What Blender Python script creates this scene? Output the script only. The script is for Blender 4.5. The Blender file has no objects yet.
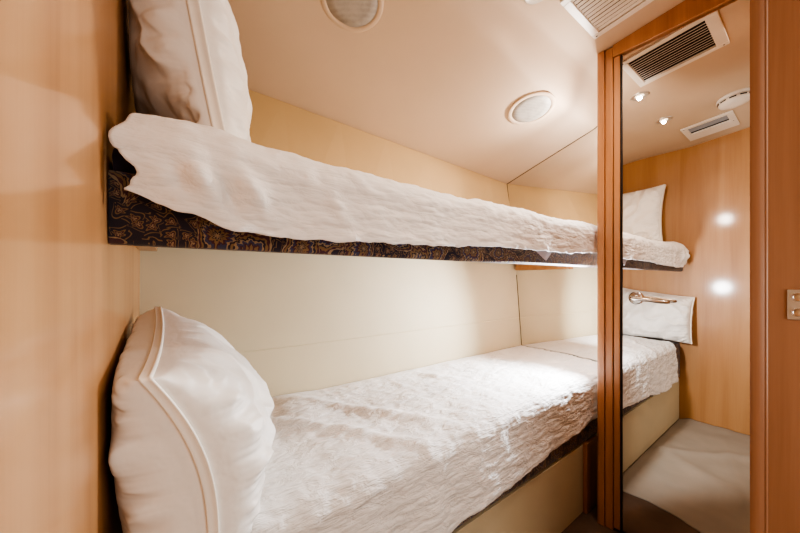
import bpy, bmesh, math, random
import numpy as np
from mathutils import Vector, Matrix, noise
random.seed(4)
sc = bpy.context.scene
COL = sc.collection
PI = math.pi

# ------------------------------------------------------------------ measures (metres)
CAM_Z = 1.093
WL = -0.0756            # face of the left wall
YF = 0.6466             # front of the bunks
XD = 1.564              # plane of the mirrored door
CEIL = 2.099
def back_y(z): return 1.26 + 0.0842 * (z - 0.626)      # the back wall leans outwards
FOOT_TAN = math.tan(math.radians(4.5))
def foot_x(y): return 1.993 - (1.28 - y) * FOOT_TAN     # the foot wall is a little out of square
CAMBER = 0.11
def aisle_z(y): return CEIL + CAMBER * max(0.0, 0.60 - max(y, 0.0))
def sstep(a, b, x):
    t = max(0.0, min(1.0, (x-a)/(b-a))); return t*t*(3-2*t)
def top_z(x): return CAM_Z + 0.696 + (2.0 - x) * 0.0782      # height of the back edge of the ceiling
def top_y(x): return 1.385 + (2.0 - x) * 0.067
def ceil_foot(y):
    """profile at the foot: flat over the aisle, a round, then a slope"""
    sl = 0.261; y0, y1 = 0.66, 0.775
    line = lambda q: CAM_Z + 0.696 + sl * (1.385 - q)
    if y <= y0: return aisle_z(y)
    if y >= y1: return line(y)
    t = (y - y0) / (y1 - y0)
    h00 = 2*t**3 - 3*t**2 + 1; h01 = -2*t**3 + 3*t**2; h11 = t**3 - t**2
    return h00 * CEIL + h01 * line(y1) + h11 * (y1 - y0) * (-sl)
def ceil_head(y):
    """profile at the head: flat much farther out, then falling to the hull side"""
    if y <= 0.84: return aisle_z(y)
    return CEIL - (CEIL - top_z(0.0)) * ((y - 0.84) / (top_y(0.0) - 0.84))**2.0
def ceil_z(x, y):
    w = sstep(0.25, 1.65, x)
    yh = y + (top_y(0.0) - top_y(x)) * sstep(0.8, 1.35, y); yf = y - (top_y(x) - 1.385) * sstep(0.8, 1.35, y)
    zh = ceil_head(yh) - (top_z(0.0) - top_z(x)) * sstep(0.8, 1.4, y)
    zf = ceil_foot(yf) + (top_z(x) - top_z(2.0)) * sstep(0.8, 1.4, y)
    return zh * (1 - w) + zf * w
def wall_y(x, z):
    """the back wall leans outwards, more so at the head above the upper bunk"""
    zt = top_z(x)
    if z <= 1.30: return back_y(z)
    return back_y(1.30) + (top_y(x) - back_y(1.30)) * (z - 1.30) / (zt - 1.30)

# ------------------------------------------------------------------ materials
def new_mat(name):
    m = bpy.data.materials.new(name); m.use_nodes = True
    nt = m.node_tree; nt.nodes.clear()
    out = nt.nodes.new('ShaderNodeOutputMaterial'); b = nt.nodes.new('ShaderNodeBsdfPrincipled')
    nt.links.new(b.outputs[0], out.inputs[0])
    return m, nt, b
def N(nt, t, **kw):
    n = nt.nodes.new(t)
    for k, v in kw.items(): setattr(n, k, v)
    return n
def coords(nt, scale=(1,1,1), rot=(0,0,0), space='Object'):
    tc = N(nt, 'ShaderNodeTexCoord'); mp = N(nt, 'ShaderNodeMapping')
    mp.inputs['Scale'].default_value = scale; mp.inputs['Rotation'].default_value = rot
    nt.links.new(tc.outputs[space], mp.inputs[0]); return mp.outputs[0]
def ramp(nt, fac, stops):
    r = N(nt, 'ShaderNodeValToRGB'); el = r.color_ramp.elements
    while len(el) < len(stops): el.new(0.5)
    for e, (p, c) in zip(el, stops): e.position = p; e.color = (*c, 1)
    nt.links.new(fac, r.inputs[0]); return r.outputs[0]
def noise_tex(nt, vec, scale, detail=4, rough=0.55, dist=0):
    n = N(nt, 'ShaderNodeTexNoise'); n.inputs['Scale'].default_value = scale; n.inputs['Detail'].default_value = detail
    n.inputs['Roughness'].default_value = rough; n.inputs['Distortion'].default_value = dist
    nt.links.new(vec, n.inputs['Vector']); return n.outputs[0]
def bump(nt, b, h, strength, dist):
    n = N(nt, 'ShaderNodeBump'); n.inputs['Strength'].default_value = strength; n.inputs['Distance'].default_value = dist
    nt.links.new(h, n.inputs['Height']); nt.links.new(n.outputs[0], b.inputs['Normal'])

def plain(name, col, rough=0.5, metal=0.0, var=0.04, coat=0.0, spec=0.5):
    m, nt, b = new_mat(name)
    v = noise_tex(nt, coords(nt), 6.0, 3)
    lo = tuple(c * (1 - var) for c in col); hi = tuple(min(1, c * (1 + var)) for c in col)
    nt.links.new(ramp(nt, v, [(0.3, lo), (0.7, hi)]), b.inputs['Base Color'])
    b.inputs['Roughness'].default_value = rough; b.inputs['Metallic'].default_value = metal
    b.inputs['Coat Weight'].default_value = coat; b.inputs['Coat Roughness'].default_value = 0.08
    b.inputs['Specular IOR Level'].default_value = spec
    return m

def wood(name, dark, mid, light, rough=0.3, coat=0.6, coat_rough=0.1, grain=1.0):
    m, nt, b = new_mat(name)
    vec = coords(nt, (9*grain, 9*grain, 0.55*grain))
    a = noise_tex(nt, vec, 1.6, 5, 0.55, 0.7)
    f = noise_tex(nt, coords(nt, (120, 120, 2.2)), 2.0, 3, 0.6)
    mx = N(nt, 'ShaderNodeMath', operation='MULTIPLY_ADD'); mx.inputs[1].default_value = 0.25
    nt.links.new(f, mx.inputs[0]); nt.links.new(a, mx.inputs[2])
    nt.links.new(ramp(nt, mx.outputs[0], [(0.40, dark), (0.60, mid), (0.82, light)]), b.inputs['Base Color'])
    b.inputs['Roughness'].default_value = rough
    b.inputs['Coat Weight'].default_value = coat; b.inputs['Coat Roughness'].default_value = coat_rough
    w = noise_tex(nt, coords(nt, (1.0, 1.0, 0.7)), 3.0, 2, 0.5)
    bump(nt, b, w, 0.25, 0.02)
    return m

def cloth_mat(name, col, ridge=1.0, rough=0.85, ridge_axis='x', sheen=0.2, wr=0.5):
    """white matelasse: fine crinkled ridges running along the bed"""
    m, nt, b = new_mat(name)
    v = noise_tex(nt, coords(nt), 5.0, 3)
    lo = tuple(c * 0.955 for c in col)
    nt.links.new(ramp(nt, v, [(0.3, lo), (0.7, col)]), b.inputs['Base Color'])
    b.inputs['Roughness'].default_value = rough; b.inputs['Sheen Weight'].default_value = sheen
    b.inputs['Specular IOR Level'].default_value = 0.25
    sx = (10, 95, 95) if ridge_axis == 'x' else (60, 60, 60)
    r = noise_tex(nt, coords(nt, sx), 1.0, 3, 0.6, 0.6)
    big = noise_tex(nt, coords(nt, (14, 32, 32)), 1.0, 3, 0.55, 1.2)
    ad = N(nt, 'ShaderNodeMath', operation='MULTIPLY_ADD'); ad.inputs[1].default_value = 1.6
    nt.links.new(big, ad.inputs[0]); nt.links.new(r, ad.inputs[2])
    bump(nt, b, ad.outputs[0], 0.85, 0.0058 * ridge)
    return m

def satin_mat(name, col):
    m, nt, b = new_mat(name)
    v = noise_tex(nt, coords(nt), 4.0, 3)
    nt.links.new(ramp(nt, v, [(0.3, tuple(c*0.95 for c in col)), (0.7, col)]), b.inputs['Base Color'])
    b.inputs['Roughness'].default_value = 0.48; b.inputs['Sheen Weight'].default_value = 0.15
    b.inputs['Specular IOR Level'].default_value = 0.4
    w = noise_tex(nt, coords(nt, (30, 14, 30)), 1.0, 2, 0.5, 0.2)
    bump(nt, b, w, 0.3, 0.006)
    return m

def paisley_mat(name):
    """teardrop motifs in ringed gold and wine lines on a navy ground"""
    m, nt, b = new_mat(name)
    L = nt.links.new
    def mth(op, a, c=None, d=None):
        n = N(nt, 'ShaderNodeMath', operation=op)
        for i, q in enumerate((a, c, d)):
            if q is None: continue
            if isinstance(q, (int, float)): n.inputs[i].default_value = q
            else: L(q, n.inputs[i])
        return n.outputs[0]
    tc = N(nt, 'ShaderNodeTexCoord'); sp = N(nt, 'ShaderNodeSeparateXYZ'); L(tc.outputs['Object'], sp.inputs[0])
    yz = mth('ADD', sp.outputs[2], mth('MULTIPLY', sp.outputs[1], 1.0))
    def layer(scale, off):
        cb = N(nt, 'ShaderNodeCombineXYZ'); L(mth('ADD', sp.outputs[0], off), cb.inputs[0]); L(mth('ADD', yz, off * 0.7), cb.inputs[1])
        dn = N(nt, 'ShaderNodeTexNoise'); dn.inputs['Scale'].default_value = scale * 0.8; L(cb.outputs[0], dn.inputs['Vector'])
        dv = N(nt, 'ShaderNodeVectorMath', operation='MULTIPLY_ADD'); L(dn.outputs['Color'], dv.inputs[0])
        dv.inputs[1].default_value = (0.25/scale,)*3; L(cb.outputs[0], dv.inputs[2])
        vo = N(nt, 'ShaderNodeTexVoronoi', voronoi_dimensions='2D'); vo.inputs['Scale'].default_value = scale; vo.inputs['Randomness'].default_value = 0.8
        L(dv.outputs[0], vo.inputs['Vector'])
        sub = N(nt, 'ShaderNodeVectorMath', operation='SUBTRACT'); L(dv.outputs[0], sub.inputs[0]); L(vo.outputs['Position'], sub.inputs[1])
        sc_ = N(nt, 'ShaderNodeVectorMath', operation='SCALE'); sc_.inputs['Scale'].default_value = scale; L(sub.outputs[0], sc_.inputs[0])
        cs = N(nt, 'ShaderNodeSeparateColor'); L(vo.outputs['Color'], cs.inputs[0])
        ro = N(nt, 'ShaderNodeVectorRotate', rotation_type='Z_AXIS'); L(sc_.outputs[0], ro.inputs['Vector']); L(mth('MULTIPLY', cs.outputs[0], 6.283), ro.inputs['Angle'])
        s2 = N(nt, 'ShaderNodeSeparateXYZ'); L(ro.outputs[0], s2.inputs[0])
        x, y = s2.outputs[0], s2.outputs[1]
        xb = mth('SUBTRACT', x, mth('MULTIPLY', mth('MULTIPLY', y, y), 0.9))       # bend the tip over
        wd = mth('MAXIMUM', mth('SUBTRACT', 0.55, mth('MULTIPLY', y, 0.75)), 0.05)   # taper towards the tip
        q = mth('DIVIDE', xb, wd)
        d = mth('SQRT', mth('ADD', mth('MULTIPLY', q, q), mth('MULTIPLY', mth('MULTIPLY', y, y), 2.6)))
        ang = mth('ARCTAN2', q, y)
        return d, ang, cs.outputs[1]
    d1, a1, r1 = layer(12.0, 0.31)
    scal = mth('MULTIPLY', mth('SINE', mth('MULTIPLY', a1, 11.0)), 0.05)
    d1s = mth('ADD', d1, scal)
    navy = (0.026, 0.020, 0.042); gold = (0.25, 0.160, 0.080); wine = (0.085, 0.030, 0.045); tan = (0.36, 0.265, 0.165); blue = (0.055, 0.060, 0.13)
    beads = mth('MULTIPLY', mth('MULTIPLY', mth('SINE', mth('MULTIPLY', a1, 23.0)), mth('SINE', mth('MULTIPLY', d1, 34.0))), 0.035)
    d1s = mth('ADD', d1s, beads)
    c1 = ramp(nt, mth('MULTIPLY', d1s, 0.7), [(0.0, tan), (0.06, navy), (0.11, gold), (0.19, wine), (0.25, blue), (0.32, tan), (0.37, navy), (0.42, gold), (0.49, wine), (0.56, tan), (0.62, navy)])
    c1.node.color_ramp.interpolation = 'CONSTANT'
    d2, a2, r2 = layer(40.0, 1.7)
    d2s = mth('ADD', d2, mth('MULTIPLY', mth('SINE', mth('MULTIPLY', a2, 5.0)), 0.12))
    c2 = ramp(nt, mth('MULTIPLY', d2s, 0.7), [(0.0, tan), (0.10, wine), (0.22, gold), (0.32, navy), (0.55, gold), (0.64, navy)])
    c2.node.color_ramp.interpolation = 'CONSTANT'
    mask = mth('GREATER_THAN', d1s, 0.93)
    mix = N(nt, 'ShaderNodeMix', data_type='RGBA'); L(mask, mix.inputs[0]); L(c1, mix.inputs[6]); L(c2, mix.inputs[7])
    L(mix.outputs[2], b.inputs['Base Color'])
    b.inputs['Roughness'].default_value = 0.75; b.inputs['Sheen Weight'].default_value = 0.25
    wv = noise_tex(nt, coords(nt), 900.0, 2); bump(nt, b, wv, 0.3, 0.001)
    return m

def mirror_mat(name, col, rough=0.0):
    m, nt, b = new_mat(name)
    v = noise_tex(nt, coords(nt), 1.2, 1)
    nt.links.new(ramp(nt, v, [(0.3, tuple(c*0.985 for c in col)), (0.7, col)]), b.inputs['Base Color'])
    b.inputs['Metallic'].default_value = 1.0; b.inputs['Roughness'].default_value = rough
    return m
def emit_mat(name, col, strength):
    m, nt, b = new_mat(name)
    v = noise_tex(nt, coords(nt), 40, 1)
    nt.links.new(ramp(nt, v, [(0.2, tuple(c*0.97 for c in col)), (0.8, col)]), b.inputs['Emission Color'])
    b.inputs['Emission Strength'].default_value = strength; b.inputs['Base Color'].default_value = (*col, 1)
    return m
def mesh_grille_mat(name, col, hole, scale):
    m, nt, b = new_mat(name)
    vo = N(nt, 'ShaderNodeTexVoronoi'); vo.inputs['Scale'].default_value = scale; vo.inputs['Randomness'].default_value = 0.0
    nt.links.new(coords(nt), vo.inputs['Vector'])
    n2 = noise_tex(nt, coords(nt), 22.0, 4, 0.6)
    ad = N(nt, 'ShaderNodeMath', operation='MULTIPLY_ADD'); ad.inputs[1].default_value = 0.5
    nt.links.new(vo.outputs['Distance'], ad.inputs[0]); nt.links.new(n2, ad.inputs[2])
    nt.links.new(ramp(nt, ad.outputs[0], [(0.42, hole), (0.85, col)]), b.inputs['Base Color'])
    b.inputs['Roughness'].default_value = 0.6
    return m

M = dict(
    maple = wood('maple_lacquer', (0.375, 0.178, 0.070), (0.435, 0.220, 0.090), (0.48, 0.258, 0.112), 0.45, 0.5, 0.10, 0.6),
    cherry = wood('cherry_frame', (0.40, 0.182, 0.084), (0.48, 0.236, 0.114), (0.55, 0.285, 0.145), 0.35, 0.4, 0.15),
    jamb = wood('jamb_wood', (0.275, 0.130, 0.070), (0.33, 0.162, 0.088), (0.38, 0.195, 0.11), 0.38, 0.35, 0.2),
    cream = plain('cream_laminate', (0.62, 0.54, 0.38), 0.6, 0, 0.02, 0.0, 0.3),
    tan = plain('warm_bounce_laminate', (0.58, 0.41, 0.215), 0.6, 0, 0.02, 0.0, 0.3),  # warm bounce light on the upper back wall, put into the colour
    ceil = plain('ceiling_vinyl', (0.64, 0.495, 0.365), 0.7, 0, 0.015, 0.0, 0.2),
    white_plastic = plain('white_plastic', (0.80, 0.74, 0.66), 0.4),
    black = plain('black_gasket', (0.012, 0.010, 0.010), 0.5),
    dark = plain('duct_dark', (0.02, 0.018, 0.017), 0.8),
    chrome = plain('chrome', (0.72, 0.69, 0.66), 0.16, 1.0),
    nickel = plain('brushed_nickel', (0.62, 0.57, 0.50), 0.35, 0.75),
    quilt = cloth_mat('white_matelasse', (0.90, 0.885, 0.87)),
    quilt_soft = cloth_mat('soft_matelasse', (0.90, 0.87, 0.845), 0.5),
    sheet = cloth_mat('thin_sheet', (0.70, 0.66, 0.72), 0.4),
    pillow = satin_mat('white_cotton_sateen', (0.88, 0.85, 0.81)),
    welt = plain('pillow_welt', (0.84, 0.78, 0.70), 0.6),
    paisley = paisley_mat('paisley_upholstery'),
    plum = plain('plum_ticking', (0.085, 0.055, 0.085), 0.85),
    mirror = mirror_mat('mirror_glass', (0.90, 0.87, 0.83)),
    mirror_foot = mirror_mat('mirror_glass_foot', (0.88, 0.86, 0.82)),
    speaker = mesh_grille_mat('speaker_cloth', (0.44, 0.40, 0.35), (0.30, 0.27, 0.24), 260.0),
    floor = plain('brown_carpet', (0.13, 0.080, 0.052), 0.95, 0, 0.25),
    canvas = plain('taupe_canvas', (0.30, 0.255, 0.205), 0.8, 0, 0.06),
    lampglow = emit_mat('lamp_glow', (1.0, 0.88, 0.70), 1.6),
    readglow = emit_mat('reading_lamp_glow', (0.95, 0.97, 1.0), 25.0),
    seamdark = plain('dark_edge_line', (0.10, 0.075, 0.04), 0.6),
    screw = plain('dark_screw', (0.05, 0.045, 0.04), 0.4, 0.6),
    bluegrey = plain('filter_blue_grey', (0.36, 0.40, 0.45), 0.6),
)

# ------------------------------------------------------------------ builders
def obj(name, bm, mat, parent=None, smooth=False, weld=True):
    if isinstance(bm, bmesh.types.BMesh):
        bmesh.ops.recalc_face_normals(bm, faces=bm.faces)
        me = bpy.data.meshes.new(name); bm.to_mesh(me); bm.free()
    else: me = bm
    o = bpy.data.objects.new(name, me); COL.objects.link(o)
    me.materials.append(M[mat] if isinstance(mat, str) else mat)
    if smooth:
        for p in me.polygons: p.use_smooth = True
    if parent is not None: o.parent = parent; o.matrix_parent_inverse = parent.matrix_world.inverted()
    return o
def thing(name, label, cat, loc=(0,0,0), group=None, rot=(0,0,0)):
    o = bpy.data.objects.new(name, None); COL.objects.link(o); o.empty_display_size = 0.05
    o.matrix_world = Matrix.Translation(Vector(loc))
    o.location = loc
    o['label'] = label; o['category'] = cat
    if group: o['group'] = group
    return o
def tag(o, label, cat, group=None, kind=None):
    o['label'] = label; o['category'] = cat
    if group: o['group'] = group
    if kind: o['kind'] = kind
    return o
def local(parent, o):
    """keep children expressed in their thing's own frame"""
    return o
def struct(name, bm, mat, smooth=False):
    o = obj(name, bm, mat, None, smooth); o['kind'] = 'structure'; return o

def box(bm, p0, p1, bev=0.0, seg=2, shear=None):
    x0,y0,z0 = p0; x1,y1,z1 = p1
    g = bmesh.ops.create_cube(bm, size=1.0)
    for v in g['verts']:
        v.co = Vector(((x0+x1)/2 + v.co.x*(x1-x0), (y0+y1)/2 + v.co.y*(y1-y0), (z0+z1)/2 + v.co.z*(z1-z0)))
        if shear: v.co = Vector(shear(v.co))
    if bev > 0:
        es = list({e for v in g['verts'] for e in v.link_edges})
        bmesh.ops.bevel(bm, geom=es, offset=bev, segments=seg, profile=0.5, affect='EDGES')
    return bm
def B(p0, p1, bev=0.0, seg=2, shear=None): return box(bmesh.new(), p0, p1, bev, seg, shear)
def prism(bm, pts, lo, hi, axis='z'):
    """closed outline extruded along an axis"""
    def P(p, h):
        return (p[0], p[1], h) if axis == 'z' else ((h, p[0], p[1]) if axis == 'x' else (p[0], h, p[1]))
    a = [bm.verts.new(P(p, lo)) for p in pts]; b = [bm.verts.new(P(p, hi)) for p in pts]
    n = len(pts)
    for i in range(n): bm.faces.new((a[i], a[(i+1)%n], b[(i+1)%n], b[i]))
    bm.faces.new(a[::-1]); bm.faces.new(b); return bm
def lathe(bm, prof, mat4=Matrix(), seg=40):
    """profile (radius, height) turned about z"""
    rings = []
    for r, h in prof:
        if r < 1e-6: rings.append([bm.verts.new(mat4 @ Vector((0,0,h)))])
        else: rings.append([bm.verts.new(mat4 @ Vector((r*math.cos(2*PI*i/seg), r*math.sin(2*PI*i/seg), h))) for i in range(seg)])
    for A, C in zip(rings, rings[1:]):
        for i in range(seg):
            j = (i+1) % seg
            if len(A) == 1 and len(C) == 1: continue
            if len(A) == 1: bm.faces.new((A[0], C[i], C[j]))
            elif len(C) == 1: bm.faces.new((A[i], A[j], C[0]))
            else: bm.faces.new((A[i], A[j], C[j], C[i]))
    return bm
def tube(bm, pts, rad, seg=10, closed=False, flat=None):
    pts = [Vector(p) for p in pts]; n = len(pts); rings = []
    if not hasattr(rad, '__len__'): rad = [rad]*n
    up = None
    for i in range(n):
        a = pts[(i-1) % n] if (closed or i > 0) else pts[i]; c = pts[(i+1) % n] if (closed or i < n-1) else pts[i]
        t = (c - a).normalized()
        if up is None: up = Vector((0,0,1)) if abs(t.z) < 0.9 else Vector((1,0,0))
        s = t.cross(up).normalized(); u = s.cross(t).normalized(); up = u
        rings.append([bm.verts.new(pts[i] + s*math.cos(2*PI*k/seg)*rad[i] + u*math.sin(2*PI*k/seg)*rad[i]*(flat or 1)) for k in range(seg)])
    m = n if closed else n-1
    for i in range(m):
        A, C = rings[i], rings[(i+1) % n]
        for k in range(seg): bm.faces.new((A[k], A[(k+1)%seg], C[(k+1)%seg], C[k]))
    if not closed: bm.faces.new(rings[0][::-1]); bm.faces.new(rings[-1])
    return bm
def sheet(name, fn, nu, nv, thick=0.0):
    verts = []; faces = []
    for j in range(nv+1):
        for i in range(nu+1): verts.append(fn(i/nu, j/nv))
    w = nu+1
    for j in range(nv):
        for i in range(nu): faces.append((j*w+i, j*w+i+1, (j+1)*w+i+1, (j+1)*w+i))
    me = bpy.data.meshes.new(name); me.from_pydata([tuple(v) for v in verts], [], faces); me.update()
    return me
def nz(x, y, z=0.0, o=3): return noise.fractal(Vector((x, y, z)), 0.9, 2.0, o)
def sm(a, b, x):
    t = max(0.0, min(1.0, (x-a)/(b-a))); return t*t*(3-2*t)
def interp(x, pts):
    if x <= pts[0][0]: return pts[0][1]
    for (a, va), (b, vb) in zip(pts, pts[1:]):
        if x <= b:
            t = (x-a)/(b-a); t = t*t*(3-2*t); return va + (vb-va)*t
    return pts[-1][1]

# ------------------------------------------------------------------ the setting
struct('floor', B((-0.2, -0.9, -0.06), (2.2, 1.5, 0.0)), 'floor')
struct('wall_left', B((WL-0.06, -0.9, 0.0), (WL, 1.42, 2.20)), 'maple')
def lean(co): return (co.x, co.y + 0.0842*(co.z-0.626), co.z)
bm = bmesh.new()
box(bm, (WL-0.05, 1.26, 0.0), (2.1, 1.30, 0.8182), 0.0012, 1, lean)
box(bm, (WL-0.05, 1.26, 0.8218), (2.1, 1.30, 1.30), 0.0012, 1, lean)
box(bm, (WL-0.05, 1.2625, 0.80), (2.1, 1.29, 0.84), 0, 1, lean)
g = []
for i in range(9):
    x = WL-0.05 + (2.1-WL+0.05)*i/8
    g.append([[bm.verts.new((x, wall_y(x, z) + d, z)) for z in (1.2990, top_z(x) + 0.02)] for d in (0, 0.04)])
for a, c in zip(g, g[1:]):
    for q in ((a[0][0], c[0][0], c[0][1], a[0][1]), (a[1][0], a[1][1], c[1][1], c[1][0]), (a[0][1], c[0][1], c[1][1], a[1][1])): bm.faces.new(q)
wb = struct('wall_back', bm, 'cream')
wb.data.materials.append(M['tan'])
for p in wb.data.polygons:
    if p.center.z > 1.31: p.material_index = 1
# foot wall, slightly out of square, carrying the mirror panel
def foot_slab(d0, d1, y0, y1, z0, z1):
    pts = [(foot_x(y0)+d0, y0), (foot_x(y1)+d0, y1), (foot_x(y1)+d1, y1), (foot_x(y0)+d1, y0)]
    return prism(bmesh.new(), pts, z0, z1, 'z')
struct('wall_foot', foot_slab(0.006, 0.05, 0.56, 1.42, 0.0, 2.14), 'cream')
# ceiling: flat over the aisle, rounding down into a slope over the bunks
ys = [-0.9, 0.0, 0.2, 0.4, 0.59, 0.61] + [0.64 + 0.02*i for i in range(45)]
xs_ = [WL-0.06 + (2.12-WL+0.06)*i/44 for i in range(45)]
bm = bmesh.new()
gr = [[bm.verts.new((x, y, ceil_z(x, y) if y <= top_y(x) else top_z(x))) for y in ys] for x in xs_]
gt = [[bm.verts.new((x, y, CEIL + 0.14)) for y in (ys[0], ys[-1])] for x in (xs_[0], xs_[-1])]
for a, c in zip(gr, gr[1:]):
    for k in range(len(ys)-1): bm.faces.new((a[k], a[k+1], c[k+1], c[k]))
bm.faces.new((gt[0][0], gt[1][0], gt[1][1], gt[0][1]))
c = struct('ceiling', bm, 'ceil', True)
# partition behind the mirrored door and its return beside the bunks
bm = bmesh.new()
box(bm, (XD+0.045, -0.9, 0.0), (XD+0.09, 0.545, CEIL+0.08), 0.0)
box(bm, (XD+0.0455, 0.51, 0.0), (1.975, 0.545, CEIL), 0.0)
wr = struct('wall_right', bm, 'maple'); wr.data.materials.append(M['ceil'])
for p in wr.data.polygons:
    if p.center.y > 0.5445 and p.center.x > XD+0.1: p.material_index = 1  # bunk side made pale to bounce light onto the quilt front
struct('wall_front', B((0.845, -0.06, 0.0), (XD+0.045, 0.03, CEIL+0.08)), 'maple')

# entry door jamb beside the camera: flat face, groove, rounded bead
bead = [(0.7994 - 0.0030*math.sin(PI*0.75*i/12), 0.0580 + 0.0165*i/12) for i in range(13)]
pts = [(0.80, -0.10), (0.80, 0.0545), (0.7988, 0.0560), (0.7990, 0.0574), (0.7996, 0.0578)] + bead + [(0.86, 0.0750), (0.86, -0.10)]
jamb = struct('trim_1', prism(bmesh.new(), pts, 0.0, CEIL+0.062, 'z'), 'jamb')
jamb['label'] = 'reddish wooden entry door jamb at the right edge'
bm = B((0.7975, 0.003, 1.0275), (0.8005, 0.0345, 1.0755), 0.0012, 2)
sp = obj('strike_plate', bm, 'nickel', jamb); sp['label'] = 'nickel strike plate'
for z in (1.0395, 1.0635):
    mt = Matrix.Translation((0.7974, 0.0240, z)) @ Matrix.Rotation(-PI/2, 4, 'Y')
    obj('screw', lathe(bmesh.new(), [(0.0068, -0.001), (0.0066, 0.0012), (0.0055, 0.0016), (0.0045, 0.0006), (0.002, 0.0004), (0, 0.0004)], mt, 28), 'chrome', sp, True)

# ------------------------------------------------------------------ mirror on the foot wall
o = obj('wall_mirror', foot_slab(0.0, 0.0055, 0.605, 1.40, 0.25, 1.99), 'mirror_foot')
es = bmesh.new()
yy = [0.66 + (1.385-0.66)*i/20 for i in range(21)]
tube(es, [(foot_x(y)-0.001, y, ceil_z(foot_x(y), y)-0.001) for y in yy], 0.0022, 6)
tube(es, [(foot_x(wall_y(2.0, z))-0.001, wall_y(2.0, z)-0.001, z) for z in (0.62, 0.9, 1.12)], 0.0022, 6)
tube(es, [(foot_x(wall_y(2.0, z))-0.001, wall_y(2.0, z)-0.001, z) for z in (1.25, 1.302, 1.5, 1.785)], 0.0022, 6)
es_o = obj('edge_strip', es, 'seamdark', o); es_o['label'] = 'dark edge line of the mirror'
tag(o, 'wall mirror closing the foot end of both bunks, meeting the cream back wall', 'mirror')

# ------------------------------------------------------------------ mirrored door
D = thing('door_1', 'tall full height mirrored door in a reddish wood frame with lever handle', 'door', (XD, 0.30, 0.0))
D['kind'] = 'structure'
bm = bmesh.new()
TOP = 2.050
R = 0.012
arc = [(XD-0.022+R-R*math.cos(a), 0.605-R+R*math.sin(a)) for a in [PI/2*i/8 for i in range(9)]]
prism(bm, [(XD-0.022, 0.574)] + arc + [(XD+0.044, 0.605), (XD+0.044, 0.574)], 0.0, CEIL-0.001, 'z')
obj('corner_trim', bm, 'cherry', D)
obj('frame_post', B((XD-0.016, 0.543, 0.0), (XD+0.044, 0.5725, CEIL-0.001), 0.002), 'cherry', D)
obj('header', prism(bmesh.new(), [(0.03, TOP+0.003), (0.5420, TOP+0.003), (0.5420, aisle_z(0.542)-0.001), (0.03, aisle_z(0.03)-0.001)], XD-0.016, XD+0.044, 'x'), 'cherry', D)
dr = obj('door_leaf', B((XD+0.004, 0.055, 0.012), (XD+0.040, 0.541, TOP), 0.001), 'cherry', D)
obj('stile', B((XD-0.012, 0.5175, 0.012), (XD+0.0038, 0.541, TOP), 0.002), 'cherry', dr)
obj('edge_seal', B((XD-0.008, 0.5125, 0.012), (XD+0.0038, 0.5172, TOP), 0.0005), 'black', dr)
obj('mirror_panel', B((XD-0.0005, 0.058, 0.014), (XD+0.0038, 0.5123, TOP-0.002), 0.0), 'mirror', dr)
hz = 1.012
h = bmesh.new()
mt = Matrix.Translation((XD-0.0005, 0.462, hz)) @ Matrix.Rotation(-PI/2, 4, 'Y')
lathe(h, [(0, 0.0), (0.026, 0.0), (0.026, 0.006), (0.023, 0.009), (0.012, 0.010), (0.0095, 0.014), (0.0095, 0.048), (0.0, 0.048)], mt, 36)
ha = obj('door_handle', h, 'chrome', D, True); ha['label'] = 'chrome lever door handle'
e = ha.modifiers.new('edge', 'EDGE_SPLIT'); e.split_angle = math.radians(35)
h = bmesh.new()
tube(h, [(XD-0.047, 0.468, hz), (XD-0.050, 0.455, hz), (XD-0.051, 0.435, hz-0.001), (XD-0.051, 0.40, hz-0.004), (XD-0.050, 0.37, hz-0.008), (XD-0.046, 0.352, hz-0.009), (XD-0.043, 0.345, hz-0.009)],
     [0.008, 0.010, 0.0105, 0.0095, 0.009, 0.008, 0.006], 14, flat=0.85)
obj('lever', h, 'chrome', ha, True)

# ------------------------------------------------------------------ bunks
U = thing('upper_bunk', 'upper bunk shelf with paisley fabric front rail, fixed high across the cabin', 'bunk bed', (0.95, YF, 1.147))
BZ = CAM_Z + 0.0536; BT = CAM_Z + 0.168
def xs(y, inset=0.006): return foot_x(y) - inset
bm = bmesh.new()
prism(bm, [(WL+0.001, YF+0.027), (xs(YF+0.027), YF+0.027), (xs(1.28), 1.28), (WL+0.001, 1.28)], CAM_Z+0.112, CAM_Z+0.128, 'z')
obj('platform', bm, 'maple', U)
bm = bmesh.new()
rr = 0.010
def rail(y0, y1, z0, z1, x0, x1, n=5):
    pts = []
    for cx, cy, a0 in ((y0+rr, z1-rr, PI/2), (y0+rr, z0+rr, PI)):
        for i in range(n+1):
            a = a0 + PI/2*i/n; pts.append((cx + rr*math.cos(a), cy + rr*math.sin(a)))
    pts += [(y1, z0), (y1, z1)]
    return prism(bmesh.new(), pts, x0, x1, 'x')
obj('front_rail', rail(YF, YF+0.027, BZ, BT, WL+0.001, xs(YF)), 'paisley', U, True)
U.children[-1].modifiers.new('edge', 'EDGE_SPLIT').split_angle = math.radians(50)
r = obj('support_cleat', B((WL+0.0005, YF+0.03, CAM_Z+0.088), (WL+0.045, 1.285, CAM_Z+0.1115), 0.002), 'maple', U)
bm = prism(bmesh.new(), [(xs(0.92)-0.03, 0.92), (xs(0.92)+0.001, 0.92), (xs(1.285)+0.001, 1.285), (xs(1.285)-0.03, 1.285)], CAM_Z+0.058, CAM_Z+0.1115, 'z')
obj('support_cleat', bm, 'maple', U)

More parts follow.
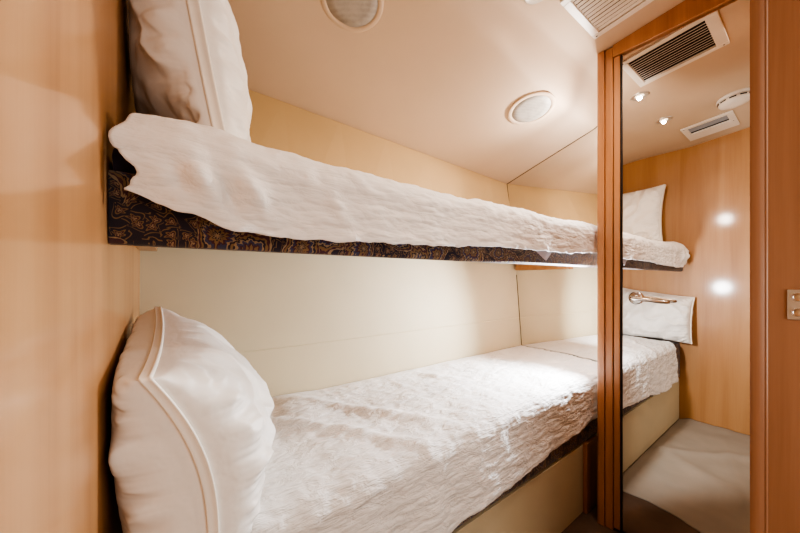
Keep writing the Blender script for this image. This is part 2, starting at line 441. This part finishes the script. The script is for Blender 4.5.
Lb = thing('lower_bunk', 'lower bunk base with plain cream front panel standing on the floor', 'bunk bed', (0.95, YF, 0.0))
BASE = 0.315
obj('front_panel', B((WL+0.001, 0.668, 0.001), (1.880, 0.688, BASE-0.0), 0.0015), 'cream', Lb)
obj('platform', prism(bmesh.new(), [(WL+0.001, 0.689), (xs(0.689), 0.689), (xs(1.23), 1.23), (WL+0.001, 1.23)], BASE-0.018, BASE, 'z'), 'maple', Lb)
obj('end_trim', B((1.553, 0.650, 0.001), (1.680, 0.667, BASE+0.012), 0.003), 'cherry', Lb)

# mattresses
def mattress(name, x0, y0, z0, z1, rad, mat, label, back):
    def fn(i, j):
        return None
    bm = bmesh.new()
    def outl(ins):
        return [(x0+ins, y0+ins), (xs(y0)-ins, y0+ins), (xs(back)-ins, back-ins), (x0+ins, back-ins)]
    rows = []
    n = 6
    for k in range(n+1):
        a = PI/2*k/n; rows.append((rad*(1-math.sin(a)), z0 + rad*(1-math.cos(a))))
    for k in range(n+1):
        a = PI/2*k/n; rows.append((rad*(1-math.cos(a)), z1 - rad + rad*math.sin(a)))
    rings = []
    for ins, z in rows: rings.append([bm.verts.new((x, y, z)) for x, y in outl(ins)])
    for A, C in zip(rings, rings[1:]):
        for i in range(4): bm.faces.new((A[i], A[(i+1)%4], C[(i+1)%4], C[i]))
    bm.faces.new(rings[0][::-1]); bm.faces.new(rings[-1])
    o = obj(name, bm, mat, None, True)
    o.modifiers.new('edge', 'EDGE_SPLIT').split_angle = math.radians(45)
    return tag(o, label, 'mattress')
o = mattress('mattress', WL+0.004, YF+0.012, CAM_Z+0.129, CAM_Z+0.232, 0.04, 'plum', 'dark plum mattress under the quilt on the upper bunk', 1.285)
for v in o.data.vertices:                                   # sits behind the front rail at its foot
    if v.co.z < BT + 0.003 and v.co.y < YF + 0.03: v.co.y = YF + 0.0285
mattress('mattress', WL+0.004, 0.663, BASE+0.001, 0.600, 0.025, 'paisley', 'thick paisley covered mattress on the lower bunk, mostly under white quilt', 1.225)

# ------------------------------------------------------------------ quilts
def quilt(name, label, x0f, yfront, ztop, zhem, ybackf, seed, lump, mat='quilt', rad=0.035, front_fold=0.008, nu=420, nv=150, crown=None):
    """profile runs from the back wall over the top, round the front edge and down to the hem"""
    lt = ybackf - (yfront + rad); la = rad*PI/2
    def fn(u, v):
        # v: 0 at back, 1 at hem
        xa = 0.0
        zt = ztop
        # X first, hem depends on x
        x = None
        tot_top = lt/(lt+la+0.2); 
        vt = 0.60; va = 0.72
        if v < vt:
            s = v/vt; y = ybackf + (yfront+rad-ybackf)*s; z = zt; nrm = Vector((0, 0, 1)); hang = 0.0
        elif v < va:
            a = (v-vt)/(va-vt)*PI/2; y = yfront + rad - rad*math.sin(a); z = zt - rad + rad*math.cos(a); nrm = Vector((0, -math.sin(a), math.cos(a))); hang = 0.0
        else:
            s = (v-va)/(1-va); hang = s; y = yfront; z = None; nrm = Vector((0, -1, 0))
        xl = x0f(v); xr = xs(max(y, yfront), 0.010)
        x = xl + (xr-xl)*u
        if z is None:
            zh = zhem(x); z = zt - rad + (zh - (zt-rad))*hang
        p = Vector((x, y, z))
        d = lump * (nz(x*2.6+seed, y*3.4, z*3.0+seed) * 0.9 + 0.45*nz(x*9+seed, y*5, z*7))
        d += 0.0036 * nz(x*13, y*46+seed, z*46, 3) + 0.0016 * nz(x*34, y*90+seed, z*90, 2)
        edge = 1.0
        if v < vt: edge = sm(0, 0.10, v/vt)*0.8+0.2
        p += nrm * (d*edge)
        if crown: p += nrm * crown(x, y, v)
        if hang > 0:
            p.y += -front_fold*hang*(0.6+0.8*nz(x*5+seed*2, 1.3, 0, 2)) - 0.004*hang*math.sin(x*23+2.5*nz(x*3, seed))
            p.z += 0.004*hang*nz(x*22, seed, 4)
        p.x = min(p.x, xs(p.y, 0.008))
        return p
    me = sheet(name, fn, nu, nv)
    o = obj(name, me, mat, None, True)
    s = o.modifiers.new('thick', 'SOLIDIFY'); s.thickness = 0.005; s.offset = -1.0
    return tag(o, label, 'quilt')

def up_left(v):
    # end of the quilt by the head: pointed fold above, a notch, then a second point at the hem
    return interp(v, [(0, 0.02), (0.45, -0.01), (0.60, -0.030), (0.66, -0.052), (0.705, -0.070), (0.74, -0.060), (0.86, -0.038), (0.93, -0.046), (1.0, -0.054)])
up_hem = lambda x: CAM_Z + interp(x, [(-0.06, 0.132), (0.02, 0.108), (0.10, 0.083), (0.25, 0.078), (0.465, 0.085), (0.87, 0.100), (1.25, 0.104), (1.62, 0.118), (1.95, 0.12)])
def up_crown(x, y, v):
    h = 0.020*math.exp(-((x-0.04)/0.11)**2)
    for xc, vc, a, ang in ((0.085, 0.86, -0.012, 0.5), (0.045, 0.84, 0.008, 0.35), (0.015, 0.86, -0.006, 0.2), (0.125, 0.83, 0.008, 0.7), (0.30, 0.86, 0.005, 0.6)):
        q = (x-xc) - ang*(v-vc)*0.35
        h += 1.8*a*math.exp(-(q/0.016)**2 - ((v-vc)/0.09)**2)
    return h * (1 if v < 0.8 else max(0, (1-v)/0.2))
q1 = quilt('quilt', 'white crinkled quilt on the upper bunk, hanging over the paisley rail', up_left, YF-0.024, CAM_Z+0.254, up_hem, 1.275, 3.1, 0.009, mat='quilt_soft', crown=up_crown, rad=0.062)
# corner of the thin undersheet hanging below the hem near the foot
def tri(u, v):
    x0, x1, zt, zb = 1.075, 1.235, CAM_Z+0.120, CAM_Z+0.070
    z = zt + (zb-zt)*v; w = (1-v)*0.96+0.04
    xc = 1.165
    x = xc + ((x0-xc) + (x1-x0)*u)*w
    return (x, YF-0.008-0.005*v + 0.002*math.sin(u*9+v*3), z)
o = obj('sheet_corner', sheet('sheet_corner', tri, 16, 14), 'sheet', q1, True); o['label'] = 'thin lilac white sheet corner below the hem'

lo_left = lambda v: interp(v, [(0, 0.10), (0.5, 0.13), (1.0, 0.115)])
lo_hem = lambda x: interp(x, [(0.0, 0.335), (0.4, 0.325), (0.62, 0.350), (0.80, 0.374), (1.0, 0.380), (1.25, 0.398), (1.45, 0.422), (1.62, 0.440), (1.95, 0.44)])
def lo_crown(x, y, v):
    h = 0.020*math.exp(-((x-0.36)/0.10)**2 - ((y-1.05)/0.25)**2)
    h += 0.017*math.exp(-(((x-0.55)*0.8+(y-0.95)*0.6)/0.030)**2 - ((y-0.95)/0.22)**2)
    h += 0.015*math.exp(-(((x-0.42)*0.75+(y-0.85)*0.66)/0.025)**2 - ((y-0.85)/0.2)**2)
    h += 0.010*math.exp(-((x-1.02+0.5*(y-1.1))/0.04)**2 - ((y-1.1)/0.12)**2)
    return h
quilt('quilt', 'white crinkled quilt spread over the lower bunk, below the upper one', lo_left, 0.648, 0.622, lo_hem, 1.255, 8.4, 0.011, crown=lo_crown, rad=0.05)

# ------------------------------------------------------------------ pillows
def pillow(name, label, W, H, T, seed, place, gus=0.007, corner=0.07, pexp=0.42, nW=120, nH=120):
    def surf(a, b, s):
        A = math.sin(a*PI/2)*0.55 + a*0.45; Bq = math.sin(b*PI/2)*0.55 + b*0.45
        y = W/2*A*(1 - corner*(1-Bq*Bq)); z = H/2*Bq*(1 - corner*(1-A*A))
        pr = max(0.0, (1-A*A)*(1-Bq*Bq))
        prof = pr**pexp
        x = s*(gus + T*prof)
        # gathers running in from the seams, and soft dents
        ed = math.exp(-(1-abs(A))/0.16); eb = math.exp(-(1-abs(Bq))/0.16)
        w = 0.019*ed*nz(z*32+seed, A*2.0, s*3, 3)*(1-eb*0.5) + 0.019*eb*nz(y*32+seed, Bq*2.0, s*5, 3)*(1-ed*0.5)
        rdg = 1 - abs(nz(y*3.2+z*4+seed, z*3-y*5+s*3, seed, 2))*2.2
        w += 0.012*max(0.0, rdg)**3
        cr = ed*eb
        w += 0.016*cr*math.sin((A*abs(A)-Bq*Bq)*26 + seed)
        w += 0.016*nz(y*5+seed, z*5+s*7, seed, 3) + 0.009*nz(y*9+z*7+seed, z*4-y*4, s*4+seed, 3)
        fade = min(1.0, pr*14)
        x += s*w*fade
        return Vector((x, y, z))
    verts = []; faces = []
    w = nW+1
    for s in (1, -1):
        base = len(verts)
        for j in range(nH+1):
            for i in range(nW+1): verts.append(place(surf(2*i/nW-1, 2*j/nH-1, s)))
        for j in range(nH):
            for i in range(nW):
                f = (base+j*w+i, base+j*w+i+1, base+(j+1)*w+i+1, base+(j+1)*w+i)
                faces.append(f if s > 0 else f[::-1])
    loop = [i for i in range(nW)] + [j*w+nW for j in range(nH)] + [nH*w+nW-i for i in range(nW)] + [(nH-j)*w for j in range(nH)]
    off = w*(nH+1); n = len(loop)
    for k in range(n):
        a, c = loop[k], loop[(k+1) % n]; faces.append((a, c, c+off, a+off)[::-1])
    me = bpy.data.meshes.new(name); me.from_pydata([tuple(v) for v in verts], [], faces); me.update()
    o = obj(name, me, 'pillow', None, True); tag(o, label, 'pillow')
    sb = o.modifiers.new('sub', 'SUBSURF'); sb.levels = 1; sb.render_levels = 1
    # welt: a flat band with a raised cord along each side
    bm = bmesh.new(); prof = []
    for k in range(7):
        t = -1 + 2*k/6; prof.append((t*(gus+0.0030), 0.0026 + (0.0018 if k in (0, 1, 5, 6) else 0.0)))
    prof += [((gus+0.0030), -0.004), (-(gus+0.0030), -0.004)]
    ring = []
    for k in range(n):
        i0 = loop[k]; a = 2*(i0 % w)/nW-1; b = 2*(i0//w)/nH-1
        c = surf(a, b, 1); c.x = 0
        i1 = loop[(k+1) % n]; ip = loop[k-1]
        nx = surf(2*(i1 % w)/nW-1, 2*(i1//w)/nH-1, 1); pv = surf(2*(ip % w)/nW-1, 2*(ip//w)/nH-1, 1)
        t = Vector((0, nx.y-pv.y, nx.z-pv.z)).normalized(); out = Vector((0, t.z, -t.y))
        if out.dot(Vector((0, c.y, c.z))) < 0: out = -out
        ring.append([bm.verts.new(place(c + Vector((px, 0, 0)) + out*h)) for px, h in prof])
    for k in range(n):
        A, C = ring[k], ring[(k+1) % n]
        for q in range(len(prof)): bm.faces.new((A[q], A[(q+1) % len(prof)], C[(q+1) % len(prof)], C[q]))
    obj('welt', bm, 'welt', o, True)
    return o

def soft_min(x, lim, k=0.02):
    # keep x above lim, easing in
    d = x - lim
    return lim + (d if d > k else k*math.exp((d-k)/k)) if d < 4*k else x
def place_low(p):
    H = 0.385
    h = (p.z + H/2)/H
    lean_ = 0.036 - 0.080*h + 0.030*math.sin(h*PI)
    y = 0.812 + p.y*(0.96)
    z = 0.610 + (p.z + H/2)*1.0
    x = p.x*(1.2 if p.x < 0 else 1.0)*(1.0 + 0.18*math.sin(min(1, max(0, 1-h))*PI)) + lean_ + 0.020
    x += 0.002*h*(p.y/0.25)
    z += (0.020 if p.y > 0 else 0.045)*(p.y/0.25)*h*h                 # far top corner stands a little higher
    y += -0.02*math.sin(h*PI)*(1 if p.y < 0 else 0)*abs(p.y)/0.25
    x = soft_min(x, WL+0.004, 0.02)
    z = soft_min(z, 0.606, 0.02)
    return Vector((x, y, z))
pillow('pillow', 'plump white pillow leaning on the wooden wall, on the lower bunk', 0.50, 0.385, 0.118, 2.0, place_low, gus=0.0035, pexp=0.34, corner=0.10)
def place_up(p):
    H = 0.47
    h = (p.z + H/2)/H
    lean_ = 0.088 - 0.080*h
    x = p.x*(1.25 if p.x < 0 else 1.12) + lean_
    y = 0.985 + p.y
    z = CAM_Z + 0.276 + (p.z + H/2)*0.97
    x = soft_min(x, WL+0.004, 0.02)
    z = soft_min(z, CAM_Z+0.287, 0.015)
    zc = ceil_z(max(x, 0.0), y) - 0.01
    return Vector((x, y, min(z, zc)))
pillow('pillow', 'white pillow standing upright against the wooden wall, on the upper bunk', 0.50, 0.47, 0.100, 5.3, place_up, gus=0.007)

# ------------------------------------------------------------------ floor cloth
def cl(u, v):
    y = -0.55 + (0.665+0.55)*v; x = WL+0.004 + (1.24 + 0.10*sm(0.5, 0.1, y) + 0.03*nz(y*3, 2.2) - WL - 0.004)*u
    z = 0.012 + 0.006*nz(x*3.2+4, y*3.2, 2.2) + 0.012*math.exp(-((x-0.35-0.9*(y-0.3))/0.05)**2) + 0.010*math.exp(-((y-0.34+0.25*(x-0.4))/0.04)**2)*sm(0, 0.3, x) + 0.010*math.exp(-((x-0.75+0.6*(y-0.4))/0.06)**2)
    z += 0.010*sm(0.9, 1.0, 1-u)*(1+nz(y*6, 3, 1))
    z = 0.0032 + (max(z, 0.0032) - 0.0032) * sm(0.0, 0.12, 1 - u) * sm(0.0, 0.05, 1 - v)
    return (x, y, z)
o = obj('floor_cloth', sheet('floor_cloth', cl, 130, 110), 'canvas', None, True)
o.modifiers.new('thick', 'SOLIDIFY').thickness = 0.002
tag(o, 'rumpled taupe protective cloth spread on the aisle floor', 'floor cloth')

# ------------------------------------------------------------------ ceiling fittings
def ceil_normal(x, y, e=0.01):
    dx = (ceil_z(x+e, y) - ceil_z(x-e, y))/(2*e); dy = (ceil_z(x, y+e) - ceil_z(x, y-e))/(2*e)
    return Vector((dx, dy, -1)).normalized()
for i, (x, y, lab) in enumerate(((0.517, 0.983, 'round white speaker in the sloped ceiling above the upper pillow'), (1.449, 0.864, 'round white speaker in the sloped ceiling, the one closer to the mirror'))):
    z = ceil_z(x, y)
    T = thing('ceiling_speaker', lab, 'speaker', (x, y, z), 'round speakers in the sloped ceiling')
    mt = Matrix.Translation(Vector((x, y, z)) + ceil_normal(x, y)*0.002) @ Vector((0,0,1)).rotation_difference(ceil_normal(x, y)).to_matrix().to_4x4()
    r = obj('ring', lathe(bmesh.new(), [(0.110, -0.004), (0.110, 0.0015), (0.107, 0.003), (0.098, 0.003), (0.092, 0.002), (0.0905, -0.001)], mt, 64), 'ceil', T, True)
    obj('grille', lathe(bmesh.new(), [(0.0915, -0.001), (0.0905, 0.0010), (0.06, 0.0022), (0.0, 0.003)], mt, 64), 'speaker', T, True)

def louver(label, x0, x1, y0, y1, n, fr, plate, slat_mat='white_plastic', group=None, tilt=0.6, low=0.0):
    T = thing('ceiling_vent', label, 'air vent', ((x0+x1)/2, (y0+y1)/2, CEIL), group)
    bm = bmesh.new(); zz = CEIL-0.0005
    for p0, p1 in (((x0-fr-low, y0-fr-plate, CEIL-0.010), (x0, y1+fr, zz)), ((x1, y0-fr-plate, CEIL-0.010), (x1+fr, y1+fr, zz)),
                   ((x0, y0-fr-plate, CEIL-0.010), (x1, y0, zz)), ((x0, y1, CEIL-0.010), (x1, y1+fr, zz))):
        box(bm, p0, p1, 0.0015, 1)
    f = obj('frame', bm, 'white_plastic', T)
    obj('backing', B((x0, y0, CEIL-0.0012), (x1, y1, CEIL-0.0004)), 'dark', T)
    bm = bmesh.new()
    for k in range(n):
        xc = x0 + (x1-x0)*(k+0.5)/n; w = (x1-x0)/n*0.60
        co, si = math.cos(tilt)*w, math.sin(tilt)*0.0055
        a = [bm.verts.new(q) for q in ((xc-co*0.5, y0, CEIL-0.002), (xc+co*0.5, y0, CEIL-0.002-si*2), (xc+co*0.5, y1, CEIL-0.002-si*2), (xc-co*0.5, y1, CEIL-0.002))]
        bm.faces.new(a)
    s = obj('slats', bm, slat_mat, T)
    s.modifiers.new('t', 'SOLIDIFY').thickness = 0.0012
    for (sx, sy) in ((x0-fr/2, y0-fr/2-plate*0.7), (x1+fr/2, y1+fr/2)):
        mt = Matrix.Translation((sx, sy, CEIL-0.010)) @ Matrix.Rotation(PI, 4, 'X')
        obj('screw', lathe(bmesh.new(), [(0.0032, 0), (0.003, 0.0008), (0, 0.0012)], mt, 14), 'screw', T, True)
    return T
louver('large louvred ceiling vent with white frame beside the mirrored door', 1.167, 1.408, 0.282, 0.543, 12, 0.026, 0.012, tilt=0.42)
louver('small louvred ceiling vent with dark opening near the left wooden wall', 0.20, 0.315, 0.36, 0.545, 1, 0.030, 0.0, 'bluegrey', low=0.10, tilt=0.06)
for x, lab in ((1.04, 'small round recessed downlight in the aisle ceiling, closer to the mirrored door'), (0.60, 'small round recessed downlight in the aisle ceiling, farther from the mirrored door')):
    y = 0.602
    T = thing('downlight', lab, 'ceiling light', (x, y, CEIL), 'recessed downlights in the aisle ceiling')
    mt = Matrix.Translation((x, y, CEIL)) @ Matrix.Rotation(PI, 4, 'X')
    obj('trim_ring', lathe(bmesh.new(), [(0.043, -0.001), (0.043, 0.003), (0.039, 0.006), (0.034, 0.004), (0.020, 0.0014)], mt, 40), 'nickel', T, True)
    obj('lens', lathe(bmesh.new(), [(0.0215, 0.0014), (0.014, 0.0032), (0.0, 0.0042)], mt, 32), 'lampglow', T, True)
T = thing('smoke_detector', 'round white smoke detector on the aisle ceiling', 'smoke detector', (0.530, 0.300, CEIL))
mt = Matrix.Translation((0.530, 0.300, CEIL)) @ Matrix.Rotation(PI, 4, 'X')
obj('base', lathe(bmesh.new(), [(0.074, 0.0005), (0.074, 0.014), (0.071, 0.016)], mt, 48), 'white_plastic', T, True)
obj('cover', lathe(bmesh.new(), [(0.068, 0.016), (0.068, 0.030), (0.060, 0.042), (0.030, 0.047), (0.0, 0.0475)], mt, 48), 'white_plastic', T, True)
bm = bmesh.new()
for k in range(10):
    a = 2*PI*k/10
    g = bmesh.ops.create_cube(bm, size=1.0)
    for v in g['verts']:
        q = Vector((0.0670 + v.co.x*0.004, v.co.y*0.028, 0.024 + v.co.z*0.006))
        v.co = mt @ (Matrix.Rotation(a, 4, 'Z') @ q)
obj('sensing_slots', bm, 'dark', T)

# the aisle ceiling is cambered: its fittings follow it
for root in [q for q in COL.objects if q.parent is None and q.get('category') in ('air vent', 'ceiling light', 'smoke detector')]:
    root.location.z = aisle_z(root.location.y); bpy.context.view_layer.update()
    for ch in root.children:
        z0 = root.location.z - CEIL
        for v in ch.data.vertices:
            v.co.z += CAMBER * (0.60 - v.co.y) if v.co.y < 0.60 else 0.0
        ch.matrix_parent_inverse = root.matrix_world.inverted()

# reading lamps on the partition return at the foot of each bunk
for z, lab in ((CAM_Z+0.70, 'small round reading lamp on the partition above the upper bunk foot'), (CAM_Z-0.10, 'small round reading lamp on the partition above the lower bunk foot')):
    x, y = 1.72, 0.5455
    T = thing('sconce', lab, 'reading lamp', (x, y, z), 'reading lamps at the bunk feet')
    mt = Matrix.Translation((x, y, z)) @ Matrix.Rotation(-PI/2, 4, 'X')
    obj('housing', lathe(bmesh.new(), [(0.034, 0.0), (0.034, 0.010), (0.014, 0.014), (0.014, 0.034), (0.030, 0.040), (0.030, 0.064), (0.024, 0.062)], mt, 32), 'nickel', T, True)
    obj('lens', lathe(bmesh.new(), [(0.024, 0.061), (0.02, 0.070), (0.011, 0.075), (0.0, 0.077)], mt, 28), 'readglow', T, True)

# ------------------------------------------------------------------ light
def light(kind, name, loc, energy, col, size=0.03, rot=(0,0,0), **kw):
    d = bpy.data.lights.new(name, kind); d.energy = energy; d.color = col
    if kind in ('POINT', 'SPOT'): d.shadow_soft_size = size
    if kind == 'AREA': d.size = size
    for k, v in kw.items(): setattr(d, k, v)
    o = bpy.data.objects.new(name, d); COL.objects.link(o); o.location = loc; o.rotation_euler = rot
    return o
WARM = (1.0, 0.80, 0.60); COOL = (0.88, 0.94, 1.0)
light('POINT', 'reading_light', (1.72, 0.640, CAM_Z+0.66), 3.6, COOL, 0.026)
aim = (Vector((0.3, 1.05, CAM_Z+0.55)) - Vector((1.70, 0.672, CAM_Z+0.66))).to_track_quat('-Z', 'Y').to_euler()
light('SPOT', 'reading_beam', (1.70, 0.645, CAM_Z+0.66), 20.0, (1.0, 0.95, 0.9), 0.026, aim, spot_size=math.radians(150), spot_blend=0.9)
light('POINT', 'reading_light', (1.72, 0.668, CAM_Z-0.10), 3.5, COOL, 0.026)
aim = (Vector((0.05, 0.92, 0.72)) - Vector((1.70, 0.672, CAM_Z-0.10))).to_track_quat('-Z', 'Y').to_euler()
light('SPOT', 'reading_beam', (1.70, 0.672, CAM_Z-0.10), 66.0, (0.86, 0.93, 1.0), 0.026, aim, spot_size=math.radians(140), spot_blend=0.9)
for x in (1.04, 0.60):
    light('SPOT', 'downlight_and_fill_beam', (x, 0.602, CEIL-0.012), 4.0, WARM, 0.011, (0,0,0), spot_size=math.radians(150), spot_blend=0.8)
light('SPOT', 'downlight_and_fill_beam', (1.22, 0.11, CEIL+0.03), 19.0, (1.0, 0.90, 0.80), 0.03, (math.radians(22), 0, 0), spot_size=math.radians(140), spot_blend=0.8)  # added fill spot without a fixture, brightens the shadowed quilt fronts
light('AREA', 'corridor_fill', (0.35, -0.75, 1.70), 4.0, (1.0, 0.88, 0.76), 0.8, (math.radians(80), 0, 0), shape='SQUARE')  # added unseen fill, stands in for light from beyond the doorway
light('AREA', 'doorway_fill', (0.45, -0.6, 0.95), 3.0, (1.0, 0.96, 0.92), 0.5, (Vector((1.0, 0.65, 0.5)) - Vector((0.45, -0.6, 0.95))).to_track_quat('-Z', 'Y').to_euler())  # extra low fill, no real lamp, lifts the lower bunk's front
w = bpy.data.worlds.new('cabin_ambient'); sc.world = w; w.use_nodes = True
bg = w.node_tree.nodes['Background']; bg.inputs[0].default_value = (1.0, 0.87, 0.75, 1); bg.inputs[1].default_value = 0.30

# ------------------------------------------------------------------ camera
cd = bpy.data.cameras.new('camera'); cam = bpy.data.objects.new('camera', cd); COL.objects.link(cam)
cd.sensor_width = 36; cd.lens = 312.6/800*36; cd.shift_y = 12.0/800; cd.clip_start = 0.01
cam.location = (0, 0, CAM_Z); cam.rotation_euler = (PI/2, 0, -0.6361)
sc.camera = cam
sc.view_settings.view_transform = 'AgX'
sc.view_settings.look = 'AgX - High Contrast'
sc.view_settings.exposure = 0.17
